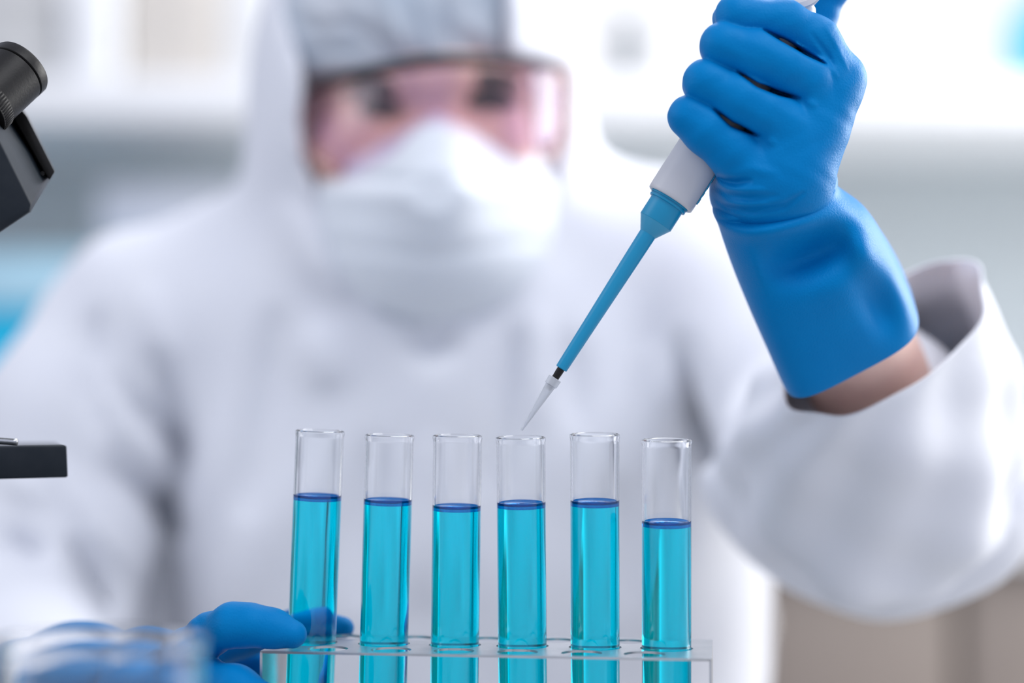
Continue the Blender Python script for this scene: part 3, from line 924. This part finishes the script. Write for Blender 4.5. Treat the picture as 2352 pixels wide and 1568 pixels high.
# mask
mk = fld.ellipsoid(P(1000, 480, 1.135), (0.082, 0.088, 0.074))
mk = smin(mk, fld.ellipsoid(P(1000, 575, 1.098), (0.056, 0.052, 0.042)), 0.03)
mk = smin(mk, ch([(1002, 300, 1.060, .010), (1004, 440, 1.045, .020)], .01), 0.035)
edge = np.minimum((Vp - 262) - 0.52 * np.maximum(1000 - U, 0), (Vp - 262) - 0.37 * np.maximum(U - 1000, 0))
mk = smax(mk, -edge * 1.1 / FPX, 0.004)
mk = smax(mk, fld.Z * 0 + (D - 1.125), 0.004)
mk = mk + 0.0035 * np.exp(-(seg2d(U, Vp, [(740, 400), (1000, 420), (1260, 395)]) / 9) ** 2) - 0.003 * np.exp(-(seg2d(U, Vp, [(740, 440), (1000, 455), (1260, 430)]) / 26) ** 2)
mk = mk + 0.0018 * np.exp(-(seg2d(U, Vp, [(760, 560), (1000, 590), (1240, 550)]) / 12) ** 2)
mask = link('mask', fld.mesh(mk), M_mask, person, label='pale blue-white face mask')
del fld, face, cap, mk, U, Vp, D, edge

# goggles
topc = catmull([(692, 232), (720, 206), (790, 182), (880, 160), (960, 146), (1030, 140), (1120, 142), (1220, 146), (1298, 152)], 5)
botc = catmull([(715, 350), (770, 396), (830, 385), (900, 350), (985, 300), (1060, 305), (1130, 330), (1200, 350), (1290, 330)], 5)
n = len(topc)
gd = lambda x: 1.046 + 0.055 * abs((x - 1000) / 305.0) ** 2.6
vv, ff = [], []
NV = 8
for i in range(n):
    for j in range(NV + 1):
        q = topc[i] * (1 - j / NV) + botc[i] * (j / NV)
        vv.append(P(q[0], q[1], gd(q[0]) - 0.004 * math.sin(math.pi * j / NV)))
for i in range(n - 1):
    for j in range(NV):
        ff.append((i * (NV + 1) + j, i * (NV + 1) + j + 1, (i + 1) * (NV + 1) + j + 1, (i + 1) * (NV + 1) + j))
goggles = empty('goggles', P(1000, 250, 1.05), 'clear safety goggles', None)
goggles.parent = person
bpy.context.view_layer.update()
goggles.matrix_parent_inverse = person.matrix_world.inverted()
bpy.context.view_layer.update()
lens = link('lens', pydata(vv, ff), M_lens, goggles)
so = lens.modifiers.new('solid', 'SOLIDIFY'); so.thickness = 0.0016
link('top_frame', tubeline([P(q[0], q[1] - 2, gd(q[0]) - 0.001) for q in topc], [0.0012 + 0.0028 * math.sin(math.pi * i / (n - 1)) for i in range(n)], 10), M_black, goggles)
rim = [topc[0]] + catmull([(692, 240), (688, 290), (700, 340), (735, 378), (772, 398)], 5)
link('rim', tubeline([P(q[0], q[1], gd(q[0]) - 0.001) for q in rim[1:]], 0.0030, 10), M_gogrim, goggles)
rim = catmull([(1298, 160), (1300, 220), (1296, 290), (1270, 345), (1250, 358)], 5)
link('rim', tubeline([P(q[0], q[1], gd(q[0]) - 0.001) for q in rim], 0.0030, 10), M_gogrim, goggles)

# ------------------------------------------------------------------ stool
stl = empty('lab_stool', (-0.03, 1.22, 0.0), 'round black stool under the seated person', 'stool')
zc = 0.485
link('seat', lathe([(zc - .05, 0), (zc - .05, .16), (zc - .04, .175), (zc - .01, .175), (zc, .16), (zc, 0)], 40, (-0.03, 1.24, 0)), M_black, stl)
link('column', lathe([(0.06, 0), (0.06, .028), (zc - .05, .022), (zc - .05, 0)], 24, (-0.03, 1.24, 0)), M_steel, stl)
for k in range(5):
    a = 2 * math.pi * k / 5 + 0.3
    link('leg', tubeline([(-0.03, 1.24, 0.075), (-0.03 + .25 * math.cos(a), 1.24 + .25 * math.sin(a), 0.02)], [0.018, 0.014], 12), M_steel, stl)

# ------------------------------------------------------------------ microscope
DM = 0.705
mic = empty('microscope', P(-180, 1800, DM) * np.array((1, 1, 0)) + np.array((0, 0, TABLE)), 'black microscope at the left edge with upturned eyepiece', 'microscope')
MP = DM / FPX
axm = 0.543 * 0.81 * RIGHT + 0.84 * 0.81 * UP + 0.585 * FWD; axm = axm / np.linalg.norm(axm)
ctr = P(50, 154, DM)
rm = frame_from(axm, RIGHT)
ep = empty('eyepiece', ctr, None, None); ep.parent = mic
bpy.context.view_layer.update(); ep.matrix_parent_inverse = mic.matrix_world.inverted(); bpy.context.view_layer.update()


def ml(name, prof, m, par, **kw):
    return link(name, lathe([(z * MP, r * MP) for z, r in prof], 72, ctr, rm, **kw), m, par)


ml('eyecup', [(-25, 0), (-25, 69), (-23, 71.5), (-3, 72), (1, 70), (2, 64), (-4, 52), (-8, 0)], M_black, ep)
ml('tube', [(-128, 0), (-128, 69), (-29, 71), (-28, 69), (-27, 67), (-24, 66), (-24, 0)], M_black, ep)
ml('ring', [(-160, 0), (-160, 71), (-128, 71), (-126, 69), (-126, 0)], M_black, ep, wob=None)
for k in range(60):
    a = 2 * math.pi * k / 60
    c = V(ctr) + rm @ Vector((71 * MP * math.cos(a), 71 * MP * math.sin(a), -143 * MP))
    if k == 0:
        rib_me = box((0, 0, 0), (3.0 * MP, 4 * MP, 28 * MP), bevel=0.6 * MP, seg=1)
    ro = bpy.data.objects.new('rib', rib_me)
    if k == 0: rib_me.materials.append(M_black)
    COL.objects.link(ro)
    ro.parent = ep
    ro.matrix_parent_inverse = ep.matrix_world.inverted()
    ro.matrix_basis = Matrix.Translation(c) @ rm.to_4x4() @ Matrix.Rotation(a, 4, 'Z')
# head block
outer = [(-260, 330), (-120, 215), (-20, 212), (22, 240), (118, 392), (116, 412), (70, 485), (-30, 552), (-260, 640)]
inner = [(-260, 352), (-130, 262), (-40, 262), (-20, 285), (72, 470), (68, 486), (68, 487), (-32, 554), (-260, 642)]
hb = extrude_poly([P(x, y, 0.672) for x, y in inner], [P(x * 1.0, y, 0.735) for x, y in outer])
hb2 = link('head', bevel_mesh(hb, 0.0006, 2), M_dark, mic)
cov = extrude_poly([P(x, y, 0.712) for x, y in [(12, 236), (30, 228), (62, 268), (126, 394), (114, 414), (100, 392)]], [P(x, y, 0.742) for x, y in [(12, 226), (34, 222), (64, 266), (126, 392), (116, 410), (102, 390)]])
link('cover_plate', bevel_mesh(cov, 0.0005, 2), M_black, mic)
link('screw', lathe([(0, 0), (0, .0009), (.0004, .0008), (.0004, 0)], 16, P(98, 398, 0.7118), frame_from(-FWD, (1, 0, 0))), M_black, mic)
# arm, stage, base
link('arm', bevel_mesh(extrude_poly([P(x, y, 0.69) for x, y in [(-330, 420), (-230, 420), (-250, 800), (-230, 1300), (-230, 1750), (-420, 1750), (-420, 900)]], [P(x, y, 0.745) for x, y in [(-330, 420), (-230, 420), (-250, 800), (-230, 1300), (-230, 1750), (-420, 1750), (-420, 900)]]), 0.003), M_dark, mic)
st0 = extrude_poly([P(x, y, 0.672) for x, y in [(-300, 1030), (153, 1022), (156, 1096), (-300, 1108)]], [P(x, y, 0.80) for x, y in [(-300, 1022), (128, 1018), (130, 1082), (-300, 1090)]])
link('stage', bevel_mesh(st0, 0.0008), M_dark, mic)
link('stage_clip', tubeline(catmull([P(-60, 1016, 0.70), P(-10, 1012, 0.70), P(40, 1015, 0.70)], 4), 0.0015, 8), M_steel, mic)
bz = P(-200, 1500, 0.72)
link('base', box((bz[0] + 0.005, 0.69, TABLE + 0.019), (0.12, 0.17, 0.038), bevel=0.006), M_dark, mic)
link('turret', lathe([(0, 0), (0, .018), (.012, .024), (.03, .02), (.03, 0)], 40, P(-160, 720, 0.715)), M_black, mic)
link('objective', lathe([(-.04, 0), (-.04, .006), (-.03, .009), (0, .010), (0, 0)], 32, P(-160, 722, 0.715)), M_steel, mic)

# ------------------------------------------------------------------ beaker near the lens
DB = 0.50
bc = P(232, 1472, DB)
rB = 233 * DB / FPX
hB = bc[2] - TABLE
bk = empty('glass_beaker', (bc[0], bc[1], TABLE), 'empty clear glass beaker close to the camera at lower left', 'beaker')
wB = 0.0011
link('glass', lathe([(0, 0), (0, rB * .92), (.003, rB * .985), (.008, rB), (.010, rB), (hB - .008, rB), (hB - .006, rB), (hB - .003, rB + .0003), (hB - .0006, rB + .0008), (hB, rB + .0003), (hB - .0006, rB - wB * .6), (hB - .006, rB - wB), (hB - .008, rB - wB), (.010, rB - wB), (.008, rB - wB), (.004, rB * .9), (.0035, 0)], 80, (bc[0], bc[1], TABLE + 0.0005)), M_glass, bk)
